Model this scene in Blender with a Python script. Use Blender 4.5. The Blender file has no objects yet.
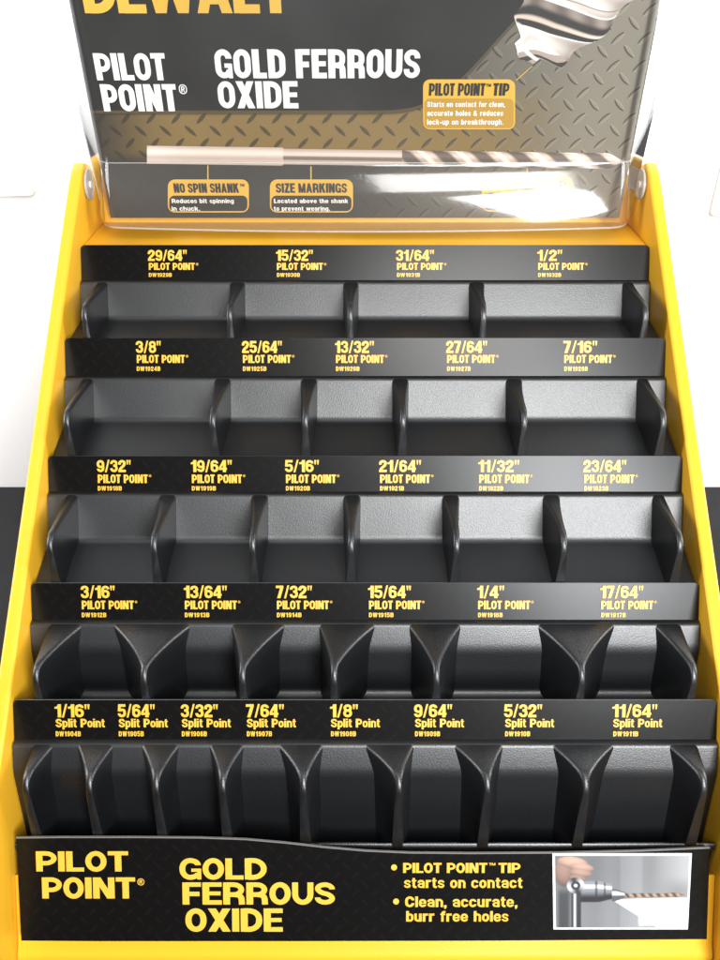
import bpy, bmesh, math, random
from mathutils import Vector, Matrix
from mathutils.geometry import delaunay_2d_cdt
random.seed(4)
scene = bpy.context.scene
col = scene.collection
ZO = 0.515          # height of the camera above the counter
F, CX, CY = 930.0, 365.0, 480.0

# ------------------------------------------------------------------ materials
def new_mat(name):
    m = bpy.data.materials.new(name); m.use_nodes = True
    nt = m.node_tree
    return m, nt, nt.nodes['Principled BSDF']

def mat_simple(name, c, rough=0.4, spec=0.5, metal=0.0, bump=0.0, bscale=900, vary=0.0, coat=0.0):
    m, nt, b = new_mat(name)
    b.inputs['Base Color'].default_value = (*c, 1)
    b.inputs['Roughness'].default_value = rough
    b.inputs['Specular IOR Level'].default_value = spec
    b.inputs['Metallic'].default_value = metal
    b.inputs['Coat Weight'].default_value = coat
    tc = nt.nodes.new('ShaderNodeTexCoord')
    if bump:
        n = nt.nodes.new('ShaderNodeTexNoise'); n.inputs['Scale'].default_value = bscale
        n.inputs['Detail'].default_value = 3
        nt.links.new(tc.outputs['Object'], n.inputs['Vector'])
        bp = nt.nodes.new('ShaderNodeBump'); bp.inputs['Strength'].default_value = bump
        bp.inputs['Distance'].default_value = 0.0004
        nt.links.new(n.outputs['Fac'], bp.inputs['Height'])
        nt.links.new(bp.outputs['Normal'], b.inputs['Normal'])
    if vary:
        n = nt.nodes.new('ShaderNodeTexNoise'); n.inputs['Scale'].default_value = 14
        n.inputs['Detail'].default_value = 6
        nt.links.new(tc.outputs['Object'], n.inputs['Vector'])
        mr = nt.nodes.new('ShaderNodeMapRange')
        mr.inputs['To Min'].default_value = max(0.02, rough - vary)
        mr.inputs['To Max'].default_value = rough + vary
        nt.links.new(n.outputs['Fac'], mr.inputs['Value'])
        nt.links.new(mr.outputs['Result'], b.inputs['Roughness'])
    return m

def math_node(nt, op, a, b=None, clamp=False):
    n = nt.nodes.new('ShaderNodeMath'); n.operation = op; n.use_clamp = clamp
    for i, v in enumerate((a, b)):
        if v is None: continue
        if isinstance(v, (int, float)): n.inputs[i].default_value = v
        else: nt.links.new(v, n.inputs[i])
    return n.outputs[0]

def tread(nt, cell, gain=3.0):
    """mask of a diamond tread plate pattern from the sheet's UV (metres)"""
    uv = nt.nodes.new('ShaderNodeUVMap')
    sp = nt.nodes.new('ShaderNodeSeparateXYZ'); nt.links.new(uv.outputs[0], sp.inputs[0])
    M = lambda op, a, b=None, c=False: math_node(nt, op, a, b, c)
    x = M('DIVIDE', sp.outputs[0], cell); y = M('DIVIDE', sp.outputs[1], cell)
    xr = M('ADD', M('MULTIPLY', x, .7071), M('MULTIPLY', y, .7071))
    yr = M('SUBTRACT', M('MULTIPLY', x, .7071), M('MULTIPLY', y, .7071))
    fx = M('SUBTRACT', M('FRACT', xr), .5); fy = M('SUBTRACT', M('FRACT', yr), .5)
    par = M('FLOORED_MODULO', M('ADD', M('FLOOR', xr), M('FLOOR', yr)), 2.0)
    inv = M('SUBTRACT', 1.0, par)
    al = M('ADD', M('MULTIPLY', fx, par), M('MULTIPLY', fy, inv))
    ac = M('ADD', M('MULTIPLY', fy, par), M('MULTIPLY', fx, inv))
    e = M('ADD', M('POWER', M('ABSOLUTE', M('DIVIDE', al, .47)), 2.0), M('POWER', M('ABSOLUTE', M('DIVIDE', ac, .13)), 1.3))
    e2 = M('ADD', M('POWER', M('ABSOLUTE', M('DIVIDE', al, .47)), 2.0), M('POWER', M('ABSOLUTE', M('DIVIDE', M('SUBTRACT', ac, .07), .10)), 1.3))
    return M('MULTIPLY', M('SUBTRACT', 1.0, e), gain, True), M('MULTIPLY', M('SUBTRACT', 1.0, e2), gain, True), sp

def mat_card(name, base, mark, cell=.0075, rough=.26):
    m, nt, b = new_mat(name)
    mask, hi, sp = tread(nt, cell)
    mix = nt.nodes.new('ShaderNodeMix'); mix.data_type = 'RGBA'
    mix.inputs[6].default_value = (*base, 1); mix.inputs[7].default_value = (*mark, 1)
    nt.links.new(mask, mix.inputs[0]); nt.links.new(mix.outputs[2], b.inputs['Base Color'])
    b.inputs['Roughness'].default_value = rough
    b.inputs['Specular IOR Level'].default_value = .22
    return m

def mat_header(name):
    m, nt, b = new_mat(name)
    M = lambda op, a, bb=None, c=False: math_node(nt, op, a, bb, c)
    mask, hi, sp = tread(nt, .0125, 3.5)
    U, W = sp.outputs[0], sp.outputs[1]
    def smooth(v, a, bb):
        n = nt.nodes.new('ShaderNodeMapRange'); n.interpolation_type = 'SMOOTHSTEP'
        nt.links.new(v, n.inputs['Value'])
        n.inputs['From Min'].default_value = a; n.inputs['From Max'].default_value = bb
        return n.outputs['Result']
    def mixn(fac, a, c):
        n = nt.nodes.new('ShaderNodeMix'); n.data_type = 'RGBA'; nt.links.new(fac, n.inputs[0])
        if isinstance(a, tuple): n.inputs[6].default_value = (*a, 1)
        else: nt.links.new(a, n.inputs[6])
        n.inputs[7].default_value = (*c, 1); return n.outputs[2]
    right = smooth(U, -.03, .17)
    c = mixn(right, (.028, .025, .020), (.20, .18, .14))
    ga = M('MULTIPLY', smooth(W, -.100, -.075), M('SUBTRACT', 1.0, smooth(W, -.050, -.036)))
    gb = M('MULTIPLY', smooth(U, -.2, -.12), M('SUBTRACT', 1.0, smooth(U, .06, .16)))
    c = mixn(M('MULTIPLY', M('MULTIPLY', ga, gb), .9), c, (.25, .165, .055))
    c = mixn(M('MULTIPLY', mask, .75), c, (.026, .021, .014))
    c = mixn(M('MULTIPLY', M('MULTIPLY', hi, right), .5), c, (.36, .32, .25))
    wb = M('SUBTRACT', -.0735, M('MULTIPLY', M('POWER', smooth(U, .0, .125), 2.0), .075))
    k = M('SUBTRACT', W, wb)
    dk = M('SUBTRACT', 1.0, smooth(k, -.0016, .0016))
    edge = M('MULTIPLY', smooth(k, -.0030, -.0022), M('SUBTRACT', 1.0, smooth(k, -.0012, -.0004)))
    inside = M('SUBTRACT', 1.0, smooth(U, .112, .120))
    c = mixn(M('MULTIPLY', M('MULTIPLY', dk, inside), .97), c, (.013, .012, .011))
    c = mixn(M('MULTIPLY', M('MULTIPLY', edge, inside), .4), c, (.20, .14, .05))
    nt.links.new(c, b.inputs['Base Color'])
    b.inputs['Roughness'].default_value = .3
    b.inputs['Specular IOR Level'].default_value = .3
    return m

def mat_acrylic(name, haze=.028, opaque=0.0, rough=.13, ior=1.27):
    m = bpy.data.materials.new(name); m.use_nodes = True
    nt = m.node_tree; nt.nodes.clear()
    out = nt.nodes.new('ShaderNodeOutputMaterial')
    tr = nt.nodes.new('ShaderNodeBsdfTransparent'); tr.inputs[0].default_value = (.975, .98, .98, 1)
    gl = nt.nodes.new('ShaderNodeBsdfGlossy'); gl.inputs['Roughness'].default_value = rough
    df = nt.nodes.new('ShaderNodeBsdfDiffuse'); df.inputs[0].default_value = (.95, .95, .95, 1)
    fr = nt.nodes.new('ShaderNodeFresnel'); fr.inputs[0].default_value = ior
    m1 = nt.nodes.new('ShaderNodeMixShader'); m2 = nt.nodes.new('ShaderNodeMixShader')
    nt.links.new(fr.outputs[0], m1.inputs[0]); nt.links.new(tr.outputs[0], m1.inputs[1]); nt.links.new(gl.outputs[0], m1.inputs[2])
    tc = nt.nodes.new('ShaderNodeTexCoord'); n = nt.nodes.new('ShaderNodeTexNoise')
    n.inputs['Scale'].default_value = 9; n.inputs['Detail'].default_value = 5
    nt.links.new(tc.outputs['Object'], n.inputs['Vector'])
    mr = nt.nodes.new('ShaderNodeMapRange'); mr.inputs['To Min'].default_value = opaque; mr.inputs['To Max'].default_value = opaque + haze
    nt.links.new(n.outputs['Fac'], mr.inputs['Value'])
    nt.links.new(mr.outputs[0], m2.inputs[0]); nt.links.new(m1.outputs[0], m2.inputs[1]); nt.links.new(df.outputs[0], m2.inputs[2])
    nt.links.new(m2.outputs[0], out.inputs[0])
    return m

def mat_colprint(name):
    m, nt, b = new_mat(name)
    a = nt.nodes.new('ShaderNodeAttribute'); a.attribute_name = 'Col'
    nt.links.new(a.outputs['Color'], b.inputs['Base Color'])
    b.inputs['Roughness'].default_value = .4
    return m

YEL = mat_simple('yellow_powder_coat', (.86, .455, .024), .36, .5, bump=.25, bscale=700, vary=.06)
PLA = mat_simple('black_moulded_plastic', (.0028, .0033, .0044), .40, 1.0, bump=.3, bscale=1500, vary=.04)
CARD = mat_card('black_tread_print', (.0045, .004, .0038), (.0065, .0058, .005))
HEAD = mat_header('header_print')
EDGE = mat_simple('card_core', (.4, .4, .38), .6)
TXY = mat_simple('print_yellow', (.74, .43, .045), .4)
TXW = mat_simple('print_white', (.88, .88, .85), .4)
TXK = mat_simple('print_black', (.010, .0095, .009), .4)
TXG = mat_simple('print_gold', (.50, .28, .03), .4)
PIC = mat_colprint('colour_print')
ACR = mat_acrylic('clear_acrylic', .06)
LIP = mat_acrylic('clear_acrylic_bend', .05, .02, .085, 1.50)
ACE = mat_acrylic('acrylic_edge', .12, .12)
HNG = mat_acrylic('frosted_acrylic', .12, .28, .15, 1.45)
PIN = mat_simple('hinge_pin', (.82, .81, .76), .3)

# ------------------------------------------------------------------ heavy grotesque lettering, drawn from strokes
T_ = .18
HV = 1.16    # stroke weight
def rounded(pts, r, closed=False):
    out = []; n = len(pts)
    for i in range(n):
        p = Vector(pts[i])
        if not closed and i in (0, n - 1): out.append(p); continue
        a = Vector(pts[i - 1]) - p; b = Vector(pts[(i + 1) % n]) - p
        la, lb = a.length, b.length
        fa = la * (.5 if closed or 0 < i - 1 else .96); fb = lb * (.5 if closed or i + 1 < n - 1 else .96)
        ra = min(r * 1.0, fa); rb = min(r * 1.0, fb)
        s = p + a.normalized() * ra; e = p + b.normalized() * rb
        for k in range(7):
            t = k / 6
            c = .5523
            c1 = s + (p - s) * c; c2 = e + (p - e) * c
            out.append((1 - t) ** 3 * s + 3 * t * (1 - t) ** 2 * c1 + 3 * t * t * (1 - t) * c2 + t ** 3 * e)
    return out
def band(pts, t, closed):
    q = [pts[0]]
    for p in pts[1:]:
        if (p - q[-1]).length > 1e-4: q.append(p)
    if closed and (q[0] - q[-1]).length < 1e-4: q.pop()
    n = len(q); L = []; R = []
    for i in range(n):
        if closed or 0 < i < n - 1:
            d1 = (q[i] - q[i - 1]).normalized(); d2 = (q[(i + 1) % n] - q[i]).normalized()
            d = (d1 + d2)
            if d.length < 1e-3: d = d2
            d.normalize(); k = 1 / max(.5, d.dot(d2))
        else:
            d = (q[1] - q[0]).normalized() if i == 0 else (q[-1] - q[-2]).normalized(); k = 1
        nn = Vector((-d.y, d.x)) * (t / 2 * k)
        L.append(q[i] + nn); R.append(q[i] - nn)
    m = n if closed else n - 1
    return [[L[i], L[(i + 1) % n], R[(i + 1) % n], R[i]] for i in range(m)]
def S(pts, r=.2, t=T_, c=False): return ('s', pts, r, t, c)
def Pg(*pts): return ('p', pts)
def D(x0, y0, x1, y1, w=.2): return ('d', x0, y0, x1, y1, w)     # diagonal with a fixed horizontal width
l_, r_, t_, b_, m_ = .095, .505, .900, .100, .5
tl = .155; xt, xb, xr = .672, .088, .40; xl = .09
def stem(x, y0=0, y1=1, t=.195): return S([(x, y0), (x, y1)], 0, t)
def bar(y, x0, x1, t=.17): return S([(x0, y), (x1, y)], 0, t)
GL = {
 'A': (.66, [D(.10, 0, .33, 1, .2), D(.56, 0, .33, 1, .2), bar(.27, .17, .49, .13)]),
 'B': (.60, [stem(l_), S([(l_, t_), (r_ - .01, t_), (r_ - .01, .52), (l_, .52)], .17, .165), S([(l_, .52), (r_, .52), (r_, b_), (l_, b_)], .18, .165)]),
 'C': (.60, [S([(r_, .64), (r_, t_), (l_, t_), (l_, b_), (r_, b_), (r_, .37)], .24)]),
 'D': (.60, [stem(l_), S([(l_, t_), (r_, t_), (r_, b_), (l_, b_)], .27)]),
 'E': (.52, [stem(l_), bar(.905, l_, .52), bar(.505, l_, .49, .15), bar(.095, l_, .52)]),
 'F': (.50, [stem(l_), bar(.905, l_, .50), bar(.48, l_, .46)]),
 'G': (.62, [S([(r_, .68), (r_, t_), (l_, t_), (l_, b_), (r_ - .01, b_), (r_, .3)], .24), stem(.535, 0, .50, .12), bar(.44, .33, .58, .13)]),
 'H': (.60, [stem(l_), stem(r_), bar(.51, l_, r_)]),
 'I': (.20, [stem(.10)]),
 'K': (.63, [stem(l_), D(.20, .40, .50, 1, .24), D(.34, .60, .53, 0, .24)]),
 'L': (.48, [stem(l_), bar(.095, l_, .48)]),
 'M': (.76, [stem(.095, 0, 1, .16), stem(.665, 0, 1, .16), D(.12, 1, .38, 0, .18), D(.64, 1, .38, 0, .18)]),
 'N': (.61, [stem(.095), stem(.515), D(.12, 1, .49, 0, .21)]),
 'O': (.60, [S([(l_, t_), (r_, t_), (r_, b_), (l_, b_)], .27, T_, True)]),
 'P': (.58, [stem(l_), S([(l_, t_), (.485, t_), (.485, .41), (l_, .41)], .22, .168)]),
 'Q': (.60, [S([(l_, t_), (r_, t_), (r_, b_), (l_, b_)], .25, T_, True), Pg((.3, .25), (.42, .3), (.62, 0), (.46, -.03))]),
 'R': (.61, [stem(l_), S([(l_, t_), (.49, t_), (.49, .45), (l_, .45)], .2, .168), S([(.30, .45), (.485, .43), (.505, 0)], .12)]),
 'S': (.58, [S([(.485, .69), (.485, t_), (.1, t_), (.1, .56), (.485, .44), (.485, b_), (.095, b_), (.095, .32)], .19, .165)]),
 'T': (.54, [stem(.27), bar(.905, 0, .54)]),
 'U': (.60, [S([(l_, 1), (l_, b_), (r_, b_), (r_, 1)], .25)]),
 'V': (.62, [D(.10, 1, .31, 0, .2), D(.52, 1, .31, 0, .2)]),
 'W': (.92, [D(.1, 1, .24, 0, .18), D(.46, 1, .26, 0, .18), D(.46, 1, .66, 0, .18), D(.82, 1, .68, 0, .18)]),
 'X': (.64, [D(.12, 1, .52, 0, .23), D(.52, 1, .12, 0, .23)]),
 'Y': (.62, [stem(.31, 0, .5), D(.11, 1, .31, .4, .2), D(.51, 1, .31, .4, .2)]),
 'Z': (.54, [bar(.905, .02, .53), bar(.095, 0, .54), D(.12, .1, .41, .9, .23)]),
 '0': (.58, [S([(l_, t_), (.485, t_), (.485, b_), (l_, b_)], .22, T_, True)]),
 '1': (.40, [stem(.30), Pg((.0, .66), (.0, .80), (.1, .82), (.20, .90), (.24, 1), (.3, 1), (.3, .66))]),
 '2': (.57, [S([(.095, .62), (.095, t_), (.475, t_), (.475, .58), (.11, .26), (.1, .05)], .18), bar(.095, .0, .57)]),
 '3': (.58, [S([(.095, .68), (.095, t_), (.475, t_), (.475, .53), (.24, .53)], .17, .165), S([(.24, .53), (.485, .53), (.485, b_), (.095, b_), (.095, .32)], .18, .165)]),
 '4': (.60, [stem(.42), bar(.27, 0, .60, .15), Pg((0, .22), (.0, .38), (.32, 1), (.42, 1), (.42, .82), (.16, .35), (.16, .22))]),
 '5': (.58, [bar(.905, .09, .55), S([(.13, 1), (.10, .46)], 0, .16), S([(.1, .54), (.485, .60), (.485, b_), (.095, b_), (.095, .30)], .19, .165)]),
 '6': (.58, [S([(.48, .72), (.48, t_), (l_, t_), (l_, b_), (.485, b_), (.485, .57), (l_, .57)], .2, .165)]),
 '7': (.54, [bar(.905, 0, .54), D(.43, .86, .20, 0, .21)]),
 '8': (.58, [S([(.105, t_), (.475, t_), (.475, .53), (.105, .53)], .17, .158, True), S([(l_, .53), (.485, .53), (.485, b_), (l_, b_)], .18, .158, True)]),
 '9': (.58, [S([(.1, .28), (.1, b_), (.485, b_), (.485, t_), (l_, t_), (l_, .43), (.485, .43)], .2, .165)]),
 '/': (.36, [D(.06, -.02, .30, 1.02, .12)]),
 '"': (.34, [Pg((0, 1), (.15, 1), (.11, .62), (.04, .62)), Pg((.19, 1), (.34, 1), (.30, .62), (.23, .62))]),
 '.': (.17, [Pg((0, 0), (.17, 0), (.17, .18), (0, .18))]),
 ',': (.17, [Pg((0, 0), (.04, -.18), (.10, -.18), (.17, 0), (.17, .18), (0, .18))]),
 '-': (.30, [bar(.36, 0, .30)]),
 '&': (.68, [S([(.16, .54), (.14, t_), (.42, t_), (.42, .6), (.1, .42), (.1, .09), (.46, .09), (.54, .48)], .15, .14), Pg((.12, .66), (.26, .74), (.68, 0), (.48, 0))]),
 ' ': (.26, []),
 'a': (.50, [S([(.08, .50), (.08, xt), (.40, xt), (.40, 0)], .14, tl), S([(.40, .39), (.085, .39), (.085, xb), (.40, xb)], .12, .125)]),
 'b': (.49, [stem(xl, 0, 1, .17), S([(xl, xt), (xr, xt), (xr, xb), (xl, xb)], .17, tl, True)]),
 'c': (.48, [S([(xr, .50), (xr, xt), (xl, xt), (xl, xb), (xr, xb), (xr, .27)], .17, tl)]),
 'd': (.49, [stem(xr, 0, 1, .17), S([(xl, xt), (xr, xt), (xr, xb), (xl, xb)], .17, tl, True)]),
 'e': (.49, [S([(xr, .24), (xr, xb), (xl, xb), (xl, xt), (xr, xt), (xr, .36)], .17, tl), bar(.37, xl, .47, .10)]),
 'f': (.33, [S([(.33, .915), (.14, .915), (.14, 0)], .12, tl), bar(.69, 0, .32, .12)]),
 'g': (.49, [S([(xl, xt), (xr, xt), (xr, .08), (xl, .08)], .16, tl, True), S([(xr, .76), (xr, -.17), (xl, -.17), (.08, -.10)], .12, .13)]),
 'h': (.49, [stem(xl, 0, 1, .17), S([(xl, xt), (xr, xt), (xr, 0)], .16, tl)]),
 'i': (.18, [stem(.09, 0, .76, .17), stem(.09, .85, 1, .17)]),
 'k': (.50, [stem(xl, 0, 1, .17), D(.18, .30, .38, .76, .19), D(.27, .48, .40, 0, .19)]),
 'l': (.18, [stem(.09, 0, 1, .17)]),
 'm': (.78, [stem(xl, 0, .76, .17), S([(xl, xt), (.39, xt), (.39, 0)], .13, tl), S([(.39, xt), (.69, xt), (.69, 0)], .13, tl)]),
 'n': (.49, [stem(xl, 0, .76, .17), S([(xl, xt), (xr, xt), (xr, 0)], .16, tl)]),
 'o': (.49, [S([(xl, xt), (xr, xt), (xr, xb), (xl, xb)], .19, tl, True)]),
 'p': (.49, [stem(xl, -.24, .76, .17), S([(xl, xt), (xr, xt), (xr, xb), (xl, xb)], .17, tl, True)]),
 'r': (.35, [stem(xl, 0, .76, .17), S([(xl, .50), (.12, .66), (.35, .67)], .1, .16)]),
 's': (.46, [S([(.38, .52), (.38, xt), (.085, xt), (.085, .43), (.38, .33), (.38, xb), (.08, xb), (.08, .25)], .12, .13)]),
 't': (.32, [S([(.14, .95), (.14, xb), (.32, xb)], .1, .16), bar(.69, 0, .31, .12)]),
 'u': (.49, [stem(xr, 0, .76, .17), S([(xl, .76), (xl, xb), (xr, xb)], .16, tl)]),
 'v': (.50, [D(.09, .76, .25, 0, .17), D(.41, .76, .25, 0, .17)]),
 'w': (.74, [D(.08, .76, .20, 0, .15), D(.37, .76, .21, 0, .15), D(.37, .76, .53, 0, .15), D(.66, .76, .54, 0, .15)]),
}
GL['\u00ae'] = (1.0, [S([(.06, .94), (.94, .94), (.94, .06), (.06, .06)], .44, .09, True), S([(.34, .2), (.34, .74), (.64, .74), (.64, .48), (.36, .48)], .12, .10), Pg((.5, .46), (.62, .46), (.72, .2), (.60, .2))])
def inside_poly(px, py, poly):
    r = False; n = len(poly); j = n - 1
    for i in range(n):
        a, b = poly[i], poly[j]
        if (a.y > py) != (b.y > py) and px < (b.x - a.x) * (py - a.y) / (b.y - a.y) + a.x: r = not r
        j = i
    return r
_g = {}
def glyph(ch, pre=1.0):
    if (ch, pre) in _g: return _g[(ch, pre)]
    w, items = GL[ch]
    verts = []; faces = []; polyl = []
    wt = HV * (1 + (pre - 1) * .22)
    X = lambda p: Vector((p[0] * pre, p[1]))
    for it in items:
        if it[0] == 'p': polys = [[X(p) for p in it[1]]]
        elif it[0] == 'd':
            _, x0, y0, x1, y1, ww = it; x0 *= pre; x1 *= pre; h = ww / 2 * (1 + (pre - 1) * .5) * (HV * .5 + .5)
            polys = [[Vector((x0 - h, y0)), Vector((x0 + h, y0)), Vector((x1 + h, y1)), Vector((x1 - h, y1))]]
        else:
            _, pts, r, t, c = it
            vert = len(pts) == 2 and pts[0][0] == pts[1][0]
            tt = t * (wt * 1.04 if vert else HV if len(pts) == 2 else wt * .98)
            polys = band(rounded([X(p) for p in pts], r * (1 + (pre - 1) * 1.1), c) if r else [X(p) for p in pts], tt, c)
        for pl in polys:
            area = sum(pl[i].x * pl[(i + 1) % len(pl)].y - pl[(i + 1) % len(pl)].x * pl[i].y for i in range(len(pl)))
            if abs(area) < 1e-7: continue
            if area < 0: pl = pl[::-1]
            faces.append(list(range(len(verts), len(verts) + len(pl)))); verts += [Vector((p.x, p.y)) for p in pl]; polyl.append(pl)
    if faces:
        v, e, f, *_r = delaunay_2d_cdt(verts, [], faces, 0, 1e-4)
        keep = []
        for q in f:
            cx = sum(v[i].x for i in q) / len(q); cy = sum(v[i].y for i in q) / len(q)
            if any(inside_poly(cx, cy, pl) for pl in polyl): keep.append(tuple(q))
        x0 = min(p.x for p in verts); x1 = max(p.x for p in verts)
        res = ([(p.x - x0, p.y) for p in v], keep); w = x1 - x0
    else: res = ([], []); w *= pre
    _g[(ch, pre)] = (w, *res); return _g[(ch, pre)]
_cache = {}
def glyphs(txt, track=.065, aspect=None):
    """aspect = wanted width / cap height; widens the letter skeletons, not the strokes"""
    nat = sum(GL[c][0] for c in txt) + track * (len(txt) - 1)
    pre = round(max(.8, min(1.8, aspect / nat / 1.10)), 1) if aspect else 1.0
    k = (txt, track, pre)
    if k in _cache: return _cache[k]
    V = []; Fs = []; x = 0
    for ch in txt:
        w, v, f = glyph(ch, pre); b = len(V)
        V += [(px + x, py) for px, py in v]; Fs += [tuple(i + b for i in q) for q in f]
        x += w + track
    x0 = min(a for a, b in V); x1 = max(a for a, b in V)
    _cache[k] = ([((a - x0) / (x1 - x0), 1 - b) for a, b in V], Fs); return _cache[k]

# ------------------------------------------------------------------ geometry helpers
def mesh_obj(name, verts, faces, mats, smooth=None, uvs=None, midx=None):
    me = bpy.data.meshes.new(name)
    me.from_pydata([tuple(v) for v in verts], [], faces)
    for m in (mats if isinstance(mats, (list, tuple)) else [mats]): me.materials.append(m)
    if midx:
        for p, i in zip(me.polygons, midx): p.material_index = i
    if uvs:
        l = me.uv_layers.new(name='UVMap')
        for lp in me.loops: l.data[lp.index].uv = uvs[lp.vertex_index]
    me.update()
    if smooth is not None:
        bm = bmesh.new(); bm.from_mesh(me)
        bmesh.ops.recalc_face_normals(bm, faces=bm.faces); bm.to_mesh(me); bm.free()
        me.shade_smooth(); me.set_sharp_from_angle(angle=math.radians(smooth))
    ob = bpy.data.objects.new(name, me); col.objects.link(ob)
    return ob

def bevel(ob, w, seg=3, ang=30):
    bm = bmesh.new(); bm.from_mesh(ob.data)
    ed = [e for e in bm.edges if len(e.link_faces) == 2 and e.calc_face_angle(0) > math.radians(ang)]
    bmesh.ops.bevel(bm, geom=ed, offset=w, segments=seg, affect='EDGES', profile=.5)
    bm.to_mesh(ob.data); bm.free()
    ob.data.shade_smooth(); ob.data.set_sharp_from_angle(angle=math.radians(35))

def prism_x(name, outline, x0, x1, mat, bev=0.0):
    n = len(outline)
    v = [(x0, y, z + ZO) for y, z in outline] + [(x1, y, z + ZO) for y, z in outline]
    f = [tuple(range(n)), tuple(range(2 * n - 1, n - 1, -1))]
    f += [(i, i + n, (i + 1) % n + n, (i + 1) % n) for i in range(n)]
    ob = mesh_obj(name, v, f, mat, smooth=35)
    if bev: bevel(ob, bev)
    return ob

class Sheet:
    """a flat, leaning sheet; u = metres across, w = metres down the sheet"""
    def __init__(s, v0, d0, dv, dd):
        L = math.hypot(dv, dd); s.v0, s.d0, s.tv, s.td = v0, d0, dv / L, dd / L
        s.oy = .8660254 * d0 - .5 * v0; s.oz = -.5 * d0 - .8660254 * v0
        s.ty = .8660254 * s.td - .5 * s.tv; s.tz = -.5 * s.td - .8660254 * s.tv
    def art(s, px, py):
        q = (py - CY) / F
        t = (q * s.d0 - s.v0) / (s.tv - q * s.td)
        return ((px - CX) / F * (s.d0 + t * s.td), t)
    def p(s, u, w, off=0.0):
        return (u, s.oy + s.ty * w + s.tz * off, s.oz + s.tz * w - s.ty * off + ZO)

def slab(name, sh, outline, th, mats, front=0.0):
    n = len(outline)
    v = [sh.p(u, w, front) for u, w in outline] + [sh.p(u, w, front - th) for u, w in outline]
    uv = [(u, w) for u, w in outline] * 2
    f = [tuple(range(n)), tuple(range(2 * n - 1, n - 1, -1))] + [(i, i + n, (i + 1) % n + n, (i + 1) % n) for i in range(n)]
    ob = mesh_obj(name, v, f, mats, uvs=uv, midx=[0, 0] + [len(mats) - 1] * n)
    bm = bmesh.new(); bm.from_mesh(ob.data); bmesh.ops.recalc_face_normals(bm, faces=bm.faces); bm.to_mesh(ob.data); bm.free()
    return ob

class Art:
    """collects flat printed pieces on a sheet into one mesh"""
    def __init__(s, sh): s.sh = sh; s.v = []; s.f = []; s.m = []; s.mats = []
    def mi(s, mat):
        if mat not in s.mats: s.mats.append(mat)
        return s.mats.index(mat)
    def text(s, t, x0, x1, y0, y1, mat, off=.0005, track=.055):
        ym = (y0 + y1) / 2
        u0 = s.sh.art(x0, ym)[0]; u1 = s.sh.art(x1, ym)[0]; w0 = s.sh.art(x0, y0)[1]; w1 = s.sh.art(x0, y1)[1]
        vs, fs = glyphs(t, track, (u1 - u0) / (w1 - w0))
        b = len(s.v); i = s.mi(mat)
        s.v += [s.sh.p(u0 + (u1 - u0) * a, w0 + (w1 - w0) * c, off) for a, c in vs]
        s.f += [tuple(k + b for k in f) for f in fs]; s.m += [i] * len(fs)
        return s
    def poly(s, pts, mat, off=.0003):
        b = len(s.v); s.v += [s.sh.p(*s.sh.art(*p), off) for p in pts]
        s.f.append(tuple(range(b, b + len(pts)))); s.m.append(s.mi(mat)); return s
    def rrect(s, x0, x1, y0, y1, r, mat, off=.0003):
        pts = []
        for cx, cy, a in ((x1 - r, y1 - r, 0), (x0 + r, y1 - r, 90), (x0 + r, y0 + r, 180), (x1 - r, y0 + r, 270)):
            for k in range(6):
                t = math.radians(a + 18 * k); pts.append((cx + r * math.cos(t), cy + r * math.sin(t)))
        return s.poly(pts, mat, off)
    def disc(s, x, y, r, mat, off=.0004, ry=None):
        ry = ry or r
        return s.poly([(x + r * math.cos(math.tau * k / 20), y + ry * math.sin(math.tau * k / 20)) for k in range(20)], mat, off)
    def build(s, name, parent=None):
        ob = mesh_obj(name, s.v, s.f, s.mats, midx=s.m)
        if parent: put(ob, parent)
        return ob

def printed(name, sh, posf, colf, nu, nv, off, parent):
    """a continuous-tone print: a fine flat grid on the sheet with a colour attribute"""
    V = []; C = []
    for j in range(nv + 1):
        for i in range(nu + 1):
            a, b = i / nu, j / nv
            px, py = posf(a, b); V.append(sh.p(*sh.art(px, py), off)); C.append(colf(a, b, px, py))
    Fc = [(j * (nu + 1) + i, j * (nu + 1) + i + 1, (j + 1) * (nu + 1) + i + 1, (j + 1) * (nu + 1) + i) for j in range(nv) for i in range(nu)]
    o = mesh_obj(name, V, Fc, PIC)
    ca = o.data.color_attributes.new('Col', 'FLOAT_COLOR', 'POINT')
    for k, c in enumerate(C): ca.data[k].color = (*c, 1)
    put(o, parent); return o
def mixc(a, b, t):
    t = max(0, min(1, t)); return tuple(x + (y - x) * t for x, y in zip(a, b))
def sstep(x, a, b):
    t = max(0, min(1, (x - a) / (b - a))); return t * t * (3 - 2 * t)

def put(ob, parent):
    ob.parent = parent
    ob.matrix_parent_inverse = parent.matrix_world.inverted()

# ------------------------------------------------------------------ stand
stand = bpy.data.objects.new('display_stand', None); col.objects.link(stand)
stand.location = (0, .52, 0); stand.empty_display_size = .1
bpy.context.view_layer.update()
stand["label"] = "yellow metal counter display with five tiers of empty black bins"
stand["category"] = "display rack"

TV, TD = .0600, .0053
tiers = [(-.1649, .6526, .0245, .0506), (-.0943, .6179, .0252, .0530), (-.0151, .5849, .0227, .0515),
    (.0615, .5552, .0225, .0377), (.1246, .5269, .0232, .0398)]
sheets = [Sheet(v, d, TV, TD) for v, d, _, _ in tiers]
front = Sheet(.2015, .5234, TV, TD)
head = Sheet(-.201, .70, .110, .097)

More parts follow.
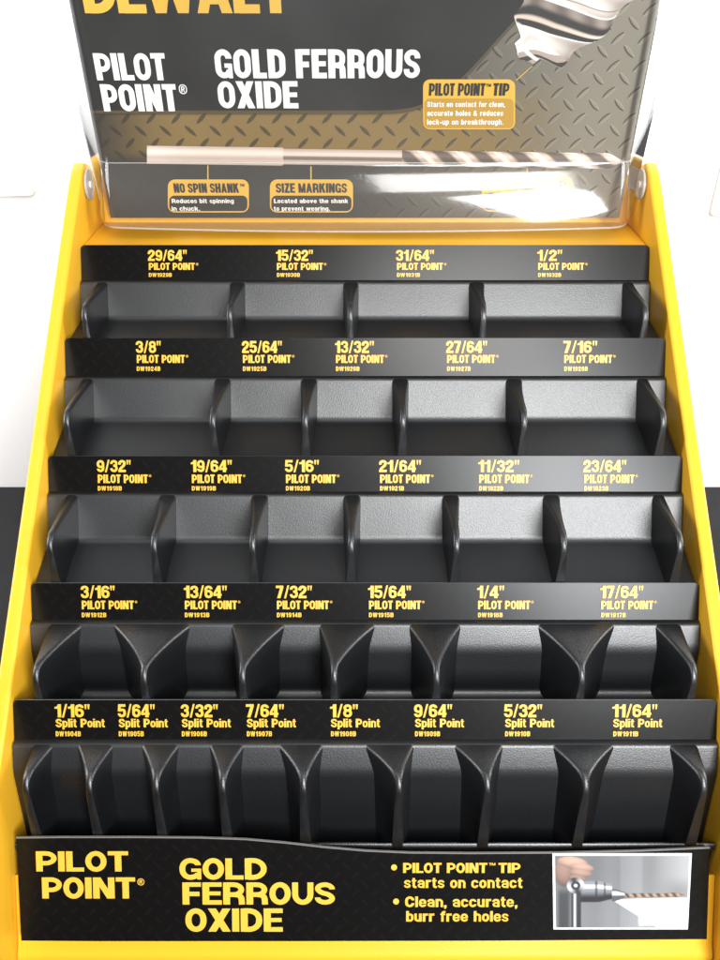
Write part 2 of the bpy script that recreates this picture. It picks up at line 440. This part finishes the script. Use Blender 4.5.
def slope(y): return -.2898 + .80 * (y - .4897)
side = [(.300, -.515), (.304, -.447), (.309, -.438), (.318, slope(.318) + .000), (.40, slope(.40)), (.5, slope(.5)), (.6, slope(.6)), (.668, slope(.668)),
        (.678, slope(.676) + .001), (.688, -.1355), (.700, -.139), (.714, -.150), (.722, -.165), (.724, -.515)]
for sx in (-1, 1):
    o = prism_x('side_panel', side, min(sx * .2, sx * .2085), max(sx * .2, sx * .2085), YEL, .0018); put(o, stand)
o = prism_x('back_panel', [(.716, -.514), (.716, -.150), (.7195, -.150), (.7195, -.514)], -.1998, .1998, YEL, .0008); put(o, stand)
s0 = sheets[0]
o = prism_x('top_shelf', [(s0.oy + .0015, s0.oz - .002), (.7155, -.1850), (.7155, -.1885), (s0.oy + .0015, s0.oz - .0055)], -.1998, .1998, YEL, .0008); put(o, stand)
fy, fz = front.oy, front.oz
o = prism_x('front_plate', [(fy - .0058, fz - .024), (fy + .004 - .0263, fz - .0615), (fy - .0265, fz - .0665), (fy - .0275, fz - .0685), (fy - .0275, fz - .078), (fy + .001, fz - .078), (fy + .001, fz - .03)],
            -.1998, .1998, YEL, .0008); put(o, stand)

def card_outline(hw, h, r=.003):
    pts = [(-hw, h)]
    for k in range(5):
        t = math.radians(180 + 22.5 * k); pts.append((-hw + r + r * math.cos(t), r + r * math.sin(t)))
    for k in range(5):
        t = math.radians(270 + 22.5 * k); pts.append((hw - r + r * math.cos(t), r + r * math.sin(t)))
    pts.append((hw, h)); return pts

labels = [
    [("29/64\"", 148, 187, "DW1929B"), ("15/32\"", 276, 313, "DW1930B"), ("31/64\"", 396, 434, "DW1931B"), ("1/2\"", 537, 562, "DW1932B")],
    [("3/8\"", 136, 161, "DW1924B"), ("25/64\"", 242, 282, "DW1925B"), ("13/32\"", 335, 374, "DW1926B"), ("27/64\"", 446, 487, "DW1927B"), ("7/16\"", 563, 597, "DW1928B")],
    [("9/32\"", 97, 131, "DW1918B"), ("19/64\"", 191, 232, "DW1919B"), ("5/16\"", 285, 319, "DW1920B"), ("21/64\"", 379, 421, "DW1921B"), ("11/32\"", 478, 519, "DW1922B"), ("23/64\"", 583, 626, "DW1923B")],
    [("3/16\"", 81, 115, "DW1912B"), ("13/64\"", 184, 227, "DW1913B"), ("7/32\"", 276, 312, "DW1914B"), ("15/64\"", 368, 411, "DW1915B"), ("1/4\"", 477, 504, "DW1916B"), ("17/64\"", 600, 643, "DW1917B")],
    [("1/16\"", 55, 90, "DW1904B"), ("5/64\"", 118, 155, "DW1905B"), ("3/32\"", 181, 218, "DW1906B"), ("7/64\"", 246, 284, "DW1907B"), ("1/8\"", 330, 358, "DW1908B"), ("9/64\"", 414, 452, "DW1909B"), ("5/32\"", 504, 542, "DW1910B"), ("11/64\"", 612, 657, "DW1911B")]]
ys = [(250, 261, 263, 270, 273, 277), (341, 353, 355, 363, 366.5, 371), (460, 472, 474.5, 483, 486, 490.5),
      (585.5, 598, 600.5, 609, 612.5, 617), (704, 717, 718.5, 727, 731, 736)]
pw = [46, 48, 50, 52, 49]
for i, sh in enumerate(sheets):
    c = slab('label_strip', sh, card_outline(.1995, tiers[i][3] - .003), .0008, [CARD, EDGE]); put(c, stand)
    a, b_2, c_, d_, e_, f_ = ys[i]
    for t, x0, x1, code in labels[i]:
        A = Art(sh)
        A.text(t, x0, x1, a, b_2, TXY, track=.045)
        A.text("PILOT POINT" if i < 4 else "Split Point", x0 + 1, x0 + 1 + pw[i], c_, d_, TXY)
        if i < 4: A.text("\u00ae", x0 + pw[i] + 2, x0 + pw[i] + 4.5, c_, c_ + 2.6, TXY)
        A.text(code, x0 + 1, x0 + 24 + i * .5, e_, f_, TXY, track=.12)
        A.build('size_lettering', c)

# --- bin trays
def bez(p0, p1, p2, n=6):
    return [((1 - t) ** 2 * p0[0] + 2 * t * (1 - t) * p1[0] + t * t * p2[0], (1 - t) ** 2 * p0[1] + 2 * t * (1 - t) * p1[1] + t * t * p2[1]) for t in [k / n for k in range(n + 1)]]
def fillet(a, c, b, r, n=6):
    a, c, b = Vector(a), Vector(c), Vector(b)
    p = c + (a - c).normalized() * r; q = c + (b - c).normalized() * r
    return bez(p, c, q, n)

def divider(parent, xbL, xbR, xf, yb, yn, zt, zb, wf, wedge):
    rn = .010
    st = []
    N = 26
    for k in range(N + 1):
        s = k / N
        st.append((yb + (yn + rn - yb) * s, zt, s * (yn + rn - yb) / (yn - yb)))
    for k in range(1, 9):
        t = math.radians(11.25 * k)
        y = yn + rn - rn * math.sin(t); st.append((y, zt - rn * (1 - math.cos(t)), (y - yb) / (yn - yb)))
    V = []; n = 0
    for y, z, s in st:
        if wedge:
            q = max(0, min(1, (s - .08) / .80))
            f = 1 - (1 - q) ** 1.12
            f = f * (2 - f) * .25 + f * .75
        else:
            f = 1 - (1 - min(1, s)) ** 2.2
        wl = wf * (1 - .2 * max(0, (s - .8) / .2))
        L = xbL + (xf - wl - xbL) * f; R = xbR + (xf + wl - xbR) * f
        rr = min(.0024, (R - L) * .48)
        fl = .0020 + (.0010 * (1 - min(1, s / .6)) if wedge else 0)
        sec = [(L - fl, zb), (L - fl * .35, z - .016), (L - .0003, z - .007), (L, z - rr)]
        for k in range(1, 5):
            t = math.radians(22.5 * k); sec.append((L + rr - rr * math.cos(t), z - rr + rr * math.sin(t)))
        sec += [(L + (R - L) * u, z) for u in (.49, .5, .51)]
        for k in range(0, 4):
            t = math.radians(90 - 22.5 * k); sec.append((R - rr + rr * math.cos(t), z - rr + rr * math.sin(t)))
        sec += [(R, z - rr), (R + .0003, z - .007), (R + fl * .35, z - .016), (R + fl, zb)]
        n = len(sec); V += [(x, y, zz + ZO) for x, zz in sec]
    Fc = []
    for a in range(len(st) - 1):
        for k in range(n - 1):
            Fc.append((a * n + k, a * n + k + 1, (a + 1) * n + k + 1, (a + 1) * n + k))
    Fc.append(tuple(range((len(st) - 1) * n, len(st) * n))); Fc.append(tuple(range(n - 1, -1, -1)))
    o = mesh_obj('divider', V, Fc, PLA, smooth=60); put(o, parent); return o

rim_dividers = [[229, 350, 484], [212, 305, 403, 525], [153, 252, 351, 457, 565],
                [143, 242, 334, 437, 583], [88, 155, 222, 303, 399, 488, 587]]
patches = [None, None, None,
           [(84, 114), (192, 232), (286, 319), (376, 408), (461, 536), (614, 653)],
           [(56, 77), (116, 141), (181, 209), (246, 277), (325, 362), (415, 451), (504, 549), (616, 665)]]
OX = .1885
for i, sh in enumerate(sheets):
    v, d, tr, tb = tiers[i]
    R = (sh.oy + sh.ty * tr, sh.oz + sh.tz * tr)
    B = (sh.oy + sh.ty * tb - .004, sh.oz + sh.tz * tb)
    nx = sheets[i + 1] if i < 4 else front
    Fp = (nx.oy + .0035, nx.oz - .005)
    rimf = (R[0] - .0042, R[1])
    head_p = [(R[0] + .0006, R[1] - .003), (R[0] + .0002, R[1] + .0002)] + fillet((R[0], R[1] + .0004), rimf, B, .0018)
    if i < 3:
        prof = head_p + fillet(rimf, B, Fp, .0035, 10) + fillet(B, Fp, (Fp[0], Fp[1] - .02), .0015, 3) + [(Fp[0], Fp[1] - .03)]
        zb = min(B[1], Fp[1]) - .006
    else:
        # deep pocket: short sloped back, then a steep drop to a low floor and a front lip
        zf = -.397 if i == 3 else -.464
        C = (B[0] - .0035, zf)
        Ff = (Fp[0], zf); lip_z = Fp[1] - .003
        prof = head_p + fillet(rimf, B, C, .004, 8) + fillet(B, C, Ff, .005, 8) + fillet(C, Ff, (Ff[0], lip_z), .003, 5) + [(Fp[0], lip_z), (Fp[0] - .0012, lip_z + .0004), (Fp[0] - .0022, lip_z - .0006), (Fp[0] - .0024, lip_z - .004)]
        zb = zf - .003
    n = len(prof)
    V = [(x, y, z + ZO) for x in (-.1992, .1992) for y, z in prof]
    Fc = [(k, k + 1, n + k + 1, n + k) for k in range(n - 1)]
    tray = mesh_obj('bin_tray', V, Fc, PLA, smooth=60)
    put(tray, stand)
    yb = R[0] - .0006; yn = nx.oy + .0012; zt = R[1] - .0002
    dR = .8660254 * R[0] - .5 * R[1]; dN = .8660254 * (yn + .003) - .5 * zt
    kR = dR / F; kN = dN / F
    noses = [(p - CX) * kN for p in rim_dividers[i]]
    wf = .0021
    if patches[i]:
        pt = [((a - CX) * kR, (b - CX) * kR) for a, b in patches[i]]
        nn = [-OX + .0035] + noses + [OX - .0035]
        for k, xf in enumerate(nn):
            L = -OX if k == 0 else pt[k - 1][1]
            Rr = OX if k == len(nn) - 1 else pt[k][0]
            divider(tray, L, Rr, xf, yb, yn, zt, zb, wf, True)
    else:
        for xf in noses: divider(tray, xf - .0062, xf + .0062, xf, yb, yn, zt, zb, wf, False)
        divider(tray, -OX, -OX + .009, -OX + .0035, yb, yn, zt, zb, wf, False)
        divider(tray, OX - .009, OX, OX - .0035, yb, yn, zt, zb, wf, False)

# --- front card with curved top edge
top = [(17, 836), (60, 835.5), (140, 835.5), (200, 836), (245, 837.5), (285, 841), (325, 845.5), (365, 849), (410, 851), (470, 851.5), (560, 851), (640, 849), (709, 846)]
bot = [(706, 938), (500, 939.5), (300, 940), (100, 940), (22, 939.5)]
fc = slab('front_card', front, [front.art(*p) for p in top + bot], .0008, [CARD, EDGE], front=.0012)
put(fc, stand)
A = Art(front)
A.poly(top + [(x, y + 1.3) for x, y in reversed(top)], mat_simple('print_grey_line', (.16, .15, .14), .4), .0015); A.build('edge_line', fc)
A = Art(front)
A.text("PILOT", 37, 129, 850, 870, TXY, .0016); A.text("POINT", 43, 136, 876, 897, TXY, .0016)
A.text("\u00ae", 138, 145, 877, 884, TXY, .0016); A.build('title_lettering', fc)
A = Art(front)
A.text("GOLD", 180, 267, 857, 878, TXY, .0016); A.text("FERROUS", 183, 335, 881, 903, TXY, .0016)
A.text("OXIDE", 186, 283, 907, 930, TXY, .0016); A.build('title_lettering', fc)
A = Art(front)
A.disc(394, 866, 3, TXY, .0016); A.text("PILOT POINT", 403, 487, 861.5, 871.5, TXY, .0016); A.text("TM", 488.5, 495, 861.5, 864, TXY, .0016)
A.text("TIP", 498, 520, 861.5, 871.5, TXY, .0016)
A.text("starts on contact", 404, 522, 876, 886.5, TXY, .0016, .075)
A.disc(396, 900, 3, TXY, .0016); A.text("Clean, accurate,", 405, 517, 895, 905.5, TXY, .0016, .075)
A.text("burr free holes", 406, 508, 909.5, 920, TXY, .0016, .075); A.build('bullet_lettering', fc)
# printed photograph of a drill in use
A = Art(front)
A.poly([(552, 852), (691, 852), (687, 928), (553, 928)], TXW, .0014); A.build('photo_border', fc)
def pic_pos(a, b): return (554.5 + 1.0 * b + a * (134 - 4.2 * b), 854.5 + 71.3 * b)
def pic_col(a, b, px, py):
    g = .12 + .08 * sstep(px, 555, 690) + .05 * sstep(py, 855, 925)
    g += .04 * (sstep(px, 618, 621) - sstep(px, 640, 643)) + .01 * math.sin(px * .23)
    c = (g, g * 1.02, g * 1.06)
    c = mixc(c, (.05, .05, .055), sstep(px, 555, 560) * (1 - sstep(px, 566, 572)) * sstep(py, 884, 894))
    lim = 897 - (px - 620) * .03
    lo = 897 + (px - 612) * .62
    w = sstep(py, lim, lim + 2) * (1 - sstep(py, lo, lo + 2.5)) * sstep(px, 612, 616)
    w = max(w, sstep(px, 636, 640) * sstep(py, lim, lim + 2) * (1 - sstep(py, 922, 926)) * .55)
    c = mixc(c, (.90, .90, .88), w * (1 - .5 * sstep(px, 662, 688)))
    c = mixc(c, (.42, .43, .45), .6 * sstep(px, 650, 688) * (1 - sstep(py, 872, 890)))
    # hand: back of the hand with four fingers wrapped over the tool
    for (x, y, rx, ry, k) in ((563, 871, 10, 15, .50), (572, 861, 16, 6.2, .90), (581, 866, 13, 4.6, .80), (580, 871.5, 12, 4.4, .66), (577, 877, 10, 4, .52)):
        dx, dy = px - x, (py - y) - (px - x) * .12
        e = math.hypot(dx / rx, dy / ry)
        lit = 1.2 - .35 * (dy / ry) - .55 * e * e
        c = mixc(c, tuple(q * k * lit for q in (.46, .29, .23)), 1 - sstep(e, .80, 1.06))
    yc = 890; h = 11 - 3.0 * sstep(px, 596, 612)
    if 580 < px < 611:
        e = (py - yc) / h
        if abs(e) < 1.05: c = mixc(c, mixc(mixc((.22, .23, .25), (.015, .015, .02), sstep(e, -.2, .6)), (.85, .87, .9), max(0, 1 - abs(e + .45) * 4.0)), 1 - sstep(abs(e), .88, 1.03))
        if (594 < px < 596.5 or 603 < px < 605) and abs(e) < .95: c = mixc(c, (.02, .02, .02), .7)
    if 611 <= px < 625:
        e = (py - 893.5) / (6 - 3 * sstep(px, 614, 625))
        if abs(e) < 1: c = mixc((.08, .08, .09), (.8, .8, .82), max(0, 1 - abs(e + .3) * 2.0))
    if 624 <= px < 684:
        h = 2.0 * (1 - sstep(px, 675, 684)); e = (py - 893.8 + (px - 624) * .01) / max(h, .2)
        if abs(e) < 1:
            s = .5 + .5 * math.sin(px * .8 - e * 1.1)
            c = mixc((.06, .04, .03), (.45, .30, .20), s * (1 - .45 * abs(e)))
    if 569 < px < 582 and py > 889:
        e = (px - 575.5) / 5.2
        if abs(e) < 1: c = mixc(mixc((.03, .03, .035), (.60, .61, .63), max(0, 1 - abs(e + .25) * 2.6)), c, sstep(abs(e), .85, 1))
    e = math.hypot((px - 575) * .92, (py - 884) * 1.0)
    if e < 8.5:
        ring = mixc((.03, .03, .035), (.50, .51, .53), .5 + .5 * math.sin(math.atan2(py - 884, px - 575) * 2 + 2.2))
        c = mixc(ring, c, sstep(e, 7.6, 8.5))
    if e < 4.6: c = mixc((.03, .03, .035), c, sstep(e, 4.0, 4.6))
    if e < 2.2: c = mixc((.6, .6, .62), c, sstep(e, 1.2, 2.2))
    return c
printed('printed_photo', front, pic_pos, pic_col, 210, 116, .0017, fc)

# --- header card
HW = .192
ho = [(-HW, .004), (-HW, -.262), (-HW + .006, -.268), (HW - .006, -.268), (HW, -.262), (HW, .004)]
hc = slab('header_card', head, ho, .003, [HEAD, EDGE]); put(hc, stand)
A = Art(head)
A.text("DEWALT", 81, 289, -34, 13, TXY, track=.03); A.build('brand_lettering', hc)
A = Art(head); A.text("PILOT", 95, 166, 53, 80, TXW); A.text("POINT", 102, 177, 84, 111, TXW); A.text("\u00ae", 179, 187, 84, 94, TXW); A.build('title_lettering', hc)
A = Art(head); A.text("GOLD FERROUS", 215, 420, 49, 78, TXW); A.text("OXIDE", 218, 298, 81, 108, TXW); A.build('title_lettering', hc)
def callout(x0, x1, y0, ym, y1, title, body, body_mat, tcol, lh, lead):
    A = Art(head)
    A.poly([(lead[0] - .6, lead[1]), (lead[0] + .6, lead[1]), (lead[2] + .6, lead[3]), (lead[2] - .6, lead[3])], TXY, .0007)
    A.rrect(x0, x1, y0, y1, 7, TXY, .0008)
    A.rrect(x0 + 1.5, x1 - 1.5, ym, y1 - 1.5, 5, body_mat, .0011)
    if title == "PILOT POINT TIP":
        A.text("PILOT POINT", x0 + 6, x0 + 62, y0 + 3.5, ym - 3, TXK, .0014); A.text("TM", x0 + 63, x0 + 68, y0 + 4, y0 + 7, TXK, .0014); A.text("TIP", x0 + 70, x1 - 6, y0 + 3.5, ym - 3, TXK, .0014)
    elif title == "NO SPIN SHANK":
        A.text(title, x0 + 6, x1 - 10, y0 + 3.5, ym - 3, TXK, .0014); A.text("TM", x1 - 9, x1 - 4.5, y0 + 4, y0 + 6.6, TXK, .0014)
    else: A.text(title, x0 + 6, x1 - 6, y0 + 3.5, ym - 3, TXK, .0014)
    y = ym + 3
    for t, w in body:
        A.text(t, x0 + 4, x0 + 4 + w, y, y + lh * .86, tcol, .0014, .09); y += lh + 2.6
    A.build('callout', hc)
callout(423, 515, 79, 98, 129, "PILOT POINT TIP", [("Starts on contact for clean,", 78), ("accurate holes & reduces", 76), ("lock-up on breakthrough.", 76)], TXG, TXW, 6.2, (516, 80, 532, 66))
callout(168, 249, 179, 195, 212, "NO SPIN SHANK", [("Reduces bit spinning", 62), ("in chuck.", 28)], TXK, TXW, 5.0, (208, 165, 208, 181))
callout(270, 353, 179, 195, 212, "SIZE MARKINGS", [("Located above the shank", 74), ("to prevent wearing.", 56)], TXK, TXW, 5.0, (311, 166, 311, 181))
callout(482, 572, 176, 192, 211, "TAPERED WEB", [("Provides greater bit", 66), ("strength.", 30)], TXK, TXW, 5.0, (527, 168, 527, 178))
# printed drill bit lying across the card
def bit_pos(a, b):
    x = 147 + a * 480; yc = 154.5 + a * 6.5
    h = 9.0 if x < 283 else 7.8
    h *= 1 - sstep(x, 606, 627) * .93
    return (x, yc + (b - .5) * 2 * h)
def bit_col(a, b, px, py):
    e = (b - .5) * 2
    sh = .55 + .45 * math.exp(-((e + .35) / .40) ** 2) + .15 * math.exp(-((e - .6) / .2) ** 2)
    if px < 283: return tuple(q * sh * 1.05 for q in (.84, .70, .62))
    if px < 402: 
        k = .4 if abs(e - .15) < .22 else 1
        return tuple(q * sh * k for q in (.78, .64, .56))
    ph = px * .165 - math.asin(max(-1, min(1, e))) * 1.25
    s = .5 + .5 * math.sin(ph)
    k = .22 + .78 * sstep(s, .2, .6); hl = sstep(s, .86, .98)
    return mixc(tuple(q * sh * k for q in (.78, .64, .55)), (.95, .90, .84), hl * .7)
printed('printed_bit', head, bit_pos, bit_col, 400, 12, .0004, hc)
# printed close up of the fluted tip
AX = Vector((.742, -.67)); NR = Vector((.67, .742)); TP = Vector((519, 58))
def tip_pos(a, b):
    e = (b - .5) * 2
    L = 170 * a
    h = 7 + 7 * sstep(L, 0, 3) + 22 * sstep(L, 10, 22)
    h += 4.5 * math.sin(L * .09 + (1.2 if e > 0 else 4.0)) * sstep(L, 20, 45)
    bow = 4 * (1 - e * e) * (1 - sstep(L, 0, 25))
    p = TP + AX * (L - bow + 4) + NR * (e * h)
    return (p.x, p.y)
def tip_col(a, b, px, py):
    e = max(-1, min(1, (b - .5) * 2)); L = 170 * a
    ang = math.asin(e)
    ph = L * .088 - ang * 1.7 + .2
    s = .5 + .5 * math.sin(ph)
    sh = .26 + .74 * max(0, math.cos(ang + .5))
    sh *= .80 + .20 * math.sin(L * .31 - ang * 3.1)          # ground facets
    land = mixc((.18, .13, .10), (.95, .87, .80), sh)
    u = (ph % math.tau) / math.tau
    fl = mixc((.015, .012, .010), (.66, .54, .44), sstep(u, .60, .63) * (1 - sstep(u, .66, .72)))
    fl = mixc(fl, (.36, .29, .24), .8 * sstep(u, .80, .90) * (.7 + .3 * math.sin(ang * 5 + L * .2)))
    c = mixc(fl, land, sstep(s, .46, .48))
    c = mixc(c, (.98, .96, .93), .95 * math.exp(-((s - .52) / .03) ** 2))
    c = mixc(c, (.10, .08, .06), .9 * math.exp(-((s - .84) / .02) ** 2) * (1 if math.cos(ph) > 0 else 0))
    if L < 30:
        k = ang * 1.0 - (L - 10) * .045
        f = mixc((.96, .92, .88), (.40, .32, .27), sstep(k, -.06, .0))
        f = mixc(f, (.62, .52, .45), sstep(k, -.9, -.7) * (1 - sstep(k, -.55, -.5)) * .8)
        f = mixc(f, (.03, .025, .02), sstep(k, .40, .43) * (1 - sstep(k, .90, .93)))
        f = mixc(f, (.94, .88, .82), sstep(L, 7, 7.6) * (1 - sstep(L, 10, 11)) * .9)
        c = mixc(f, c, sstep(L - ang * 5, 23, 25))
    return c
printed('printed_tip', head, tip_pos, tip_col, 260, 110, .0006, hc)

# --- clear acrylic lid, folded up in front of the header; soft bent corners at both ends
lid = Sheet(-.2233, .655, .110, .097)
LW = .1895; RC = .013
lv = []; lf = []; lm = []
def rod(a, b, r, m=1, n=8):
    a, b = Vector(a), Vector(b); ax = (b - a).normalized()
    s = ax.orthogonal().normalized(); t = ax.cross(s); k = len(lv)
    for e in (a, b):
        for j in range(n):
            q = math.tau * j / n; lv.append(tuple(e + s * math.cos(q) * r + t * math.sin(q) * r))
    for j in range(n): lf.append((k + j, k + (j + 1) % n, k + n + (j + 1) % n, k + n + j)); lm.append(m)
def L3(x, y, z): return (x, y, z + ZO)
topw = -.22
def sag(x): return .0035 * (1 - (x / LW) ** 2)
# x stations with the setback of the bent corners
xs = []
for k in range(9):
    t = math.radians(90 - 11.25 * k); xs.append((-(LW - RC) - RC * math.sin(t), RC - RC * math.cos(t)))
for k in range(1, 24): xs.append((-(LW - RC) + 2 * (LW - RC) * k / 24, 0))
xs += [(-x, b) for x, b in reversed(xs[:9])]
lip = bez((lid.oy, lid.oz), (lid.oy - .0085, lid.oz - .018), (.6685, -.1765), 16)
rows = []
for w in (topw, topw * .66, topw * .33, -.012): 
    p = lid.p(0, w); rows.append((p[1], p[2] - ZO, 0.0, 0))
for j, (y, z) in enumerate(lip): rows.append((y, z, j / 16, 2))
k0 = len(lv); NX = len(xs)
for y, z, g, m in rows:
    for x, bk in xs:
        lv.append(L3(x, y - sag(x) * g * .5 + bk, z - sag(x) * g * .8))
for j in range(len(rows) - 1):
    for i in range(NX - 1):
        lf.append((k0 + j * NX + i, k0 + j * NX + i + 1, k0 + (j + 1) * NX + i + 1, k0 + (j + 1) * NX + i)); lm.append(rows[j][3] if rows[j + 1][3] else 0)
for i in range(NX - 1):
    q = [xs[i], xs[i + 1]]
    rod(*[L3(x, lip[-1][0] - sag(x) / 2 + bk, lip[-1][1] - sag(x) * .8) for x, bk in q], .0007)
    rod(*[L3(x, lip[0][0] + bk, lip[0][1]) for x, bk in q], .0004)
for sx in (-1, 1):
    k = len(lv)
    yb_, zb_ = lid.p(0, topw)[1] + .024, lid.p(0, topw)[2]
    t0, t1 = lid.p(sx * LW, topw), lid.p(sx * LW, 0)
    ch = [(t0[0], t0[1] + RC, t0[2]), (t1[0], t1[1] + RC, t1[2])] + [L3(sx * LW, y + RC, z) for y, z in lip[1:]]
    ho_ = [L3(sx * .1965, .695, -.176), L3(sx * .1965, .701, -.165)]
    lv.extend(ch + ho_ + [(sx * .2085, yb_, zb_)]); m_n = len(ch) + 3
    lf.append(tuple(range(k, k + m_n))); lm.append(0)
    rod(L3(sx * .1965, .701, -.165), (sx * .2085, yb_, zb_), .0005)
lo = mesh_obj('clear_lid', lv, lf, [ACR, ACE, LIP], smooth=60, midx=lm); put(lo, stand)
for sx in (-1, 1):
    V = []; n = 20
    cy, cz, r = .684, -.150, .0105
    for x in (sx * .1972, sx * .1985):
        for j in range(n):
            q = math.tau * j / n; V.append(L3(x, cy + r * math.cos(q), cz + r * math.sin(q)))
    Fc = [tuple(range(n)), tuple(range(2 * n - 1, n - 1, -1))] + [(j, (j + 1) % n, n + (j + 1) % n, n + j) for j in range(n)]
    r2 = .0026; k = len(V)
    for x in (sx * .1962, sx * .1995):
        for j in range(n):
            q = math.tau * j / n; V.append(L3(x, cy + r2 * math.cos(q), cz + r2 * math.sin(q)))
    Fc += [tuple(range(k, k + n)), tuple(range(k + 2 * n - 1, k + n - 1, -1))] + [(k + j, k + (j + 1) % n, k + n + (j + 1) % n, k + n + j) for j in range(n)]
    o = mesh_obj('hinge', V, Fc, [HNG, PIN], smooth=40, midx=[0] * (n + 2) + [1] * (n + 2)); put(o, lo)

# ------------------------------------------------------------------ surroundings
def boxo(name, x0, x1, y0, y1, z0, z1, mat, bev=.004):
    v = [(x, y, z) for x in (x0, x1) for y in (y0, y1) for z in (z0, z1)]
    f = [(0, 1, 3, 2), (4, 6, 7, 5), (0, 4, 5, 1), (2, 3, 7, 6), (0, 2, 6, 4), (1, 5, 7, 3)]
    o = mesh_obj(name, v, f, mat, smooth=35); bevel(o, bev); return o
DK = mat_simple('charcoal_laminate', (.006, .006, .008), .55, .2, bump=.3, bscale=300, vary=.08)
WH = mat_simple('white_panel', (.84, .85, .87), .6, .3, bump=.1, bscale=60)
PG = mat_simple('pale_grey_board', (.70, .71, .73), .6, .3, bump=.1, bscale=60)
c = boxo('counter', -1.2, 1.2, -.3, .8795, -.04, 0.0, DK)
c["label"] = "dark charcoal counter top the display stands on"; c["category"] = "counter"
w = boxo('wall', -1.6, 1.6, .88, .93, -.04, 1.3, WH)
w["label"] = "plain bright white wall behind the counter"; w["category"] = "wall"
for x0, x1, z0, rot in ((-.70, -.296, .322, -1.5), (.306, .70, .312, 3.0)):
    b = boxo('wall_board', x0, x1, .866, .8785, z0, .85, PG, .002)
    b.rotation_euler = (0, math.radians(rot), 0)
    b["label"] = "blank pale grey board mounted on the white wall"; b["category"] = "board"; b["group"] = "boards on the wall"

# ------------------------------------------------------------------ light
world = bpy.data.worlds.new("World"); scene.world = world; world.use_nodes = True
bg = world.node_tree.nodes['Background']; bg.inputs[0].default_value = (.88, .94, 1, 1); bg.inputs[1].default_value = .10
def area(name, loc, target, sx, sy, power, colr=(1, 1, 1), roll=0):
    l = bpy.data.lights.new(name, 'AREA'); l.shape = 'RECTANGLE'; l.size = sx; l.size_y = sy; l.energy = power; l.color = colr
    o = bpy.data.objects.new(name, l); col.objects.link(o); o.location = loc
    q = (Vector(target) - Vector(loc)).to_track_quat('-Z', 'Y').to_matrix() @ Matrix.Rotation(math.radians(roll), 3, 'Z')
    o.rotation_euler = q.to_euler(); return o
area('key_lamp', (.22, -.50, .94), (.03, .5, .2), .40, .30, 11, (1, .99, .97))
area('glare_light', (.42, -.70, .60), (.05, .6, .25), .28, .46, 21, (.96, .985, 1), 24)  # added source behind the camera for lid glare and bin sheen, not a window
area('overhead_fill', (-.1, .10, 1.75), (0, .5, .1), 1.2, .7, 5, (.97, .98, 1))  # added soft overhead fill for the yellow metal, no fixture
area('wall_fill', (0, .70, .56), (0, .88, .56), 1.6, .10, 5, (.98, .99, 1))  # unseen fill added behind the header to whiten the wall
for sx in (-1, 1):
    area('wall_side_fill', (sx * .80, .45, .45), (sx * .42, .88, .15), .3, .4, 6, (.98, .99, 1))  # added pair just out of view, brightening the lower wall at both sides

# ------------------------------------------------------------------ camera
cam = bpy.data.cameras.new('camera'); co = bpy.data.objects.new('camera', cam); col.objects.link(co)
co.location = (0, 0, ZO); co.rotation_euler = (math.radians(60), 0, 0)
cam.sensor_fit = 'VERTICAL'; cam.sensor_height = 36; cam.sensor_width = 27; cam.lens = 36 * F / 960
cam.shift_x = -5 / 960; cam.clip_start = .01; cam.clip_end = 50
scene.camera = co
scene.view_settings.view_transform = 'Standard'; scene.view_settings.look = 'None'; scene.view_settings.exposure = 0
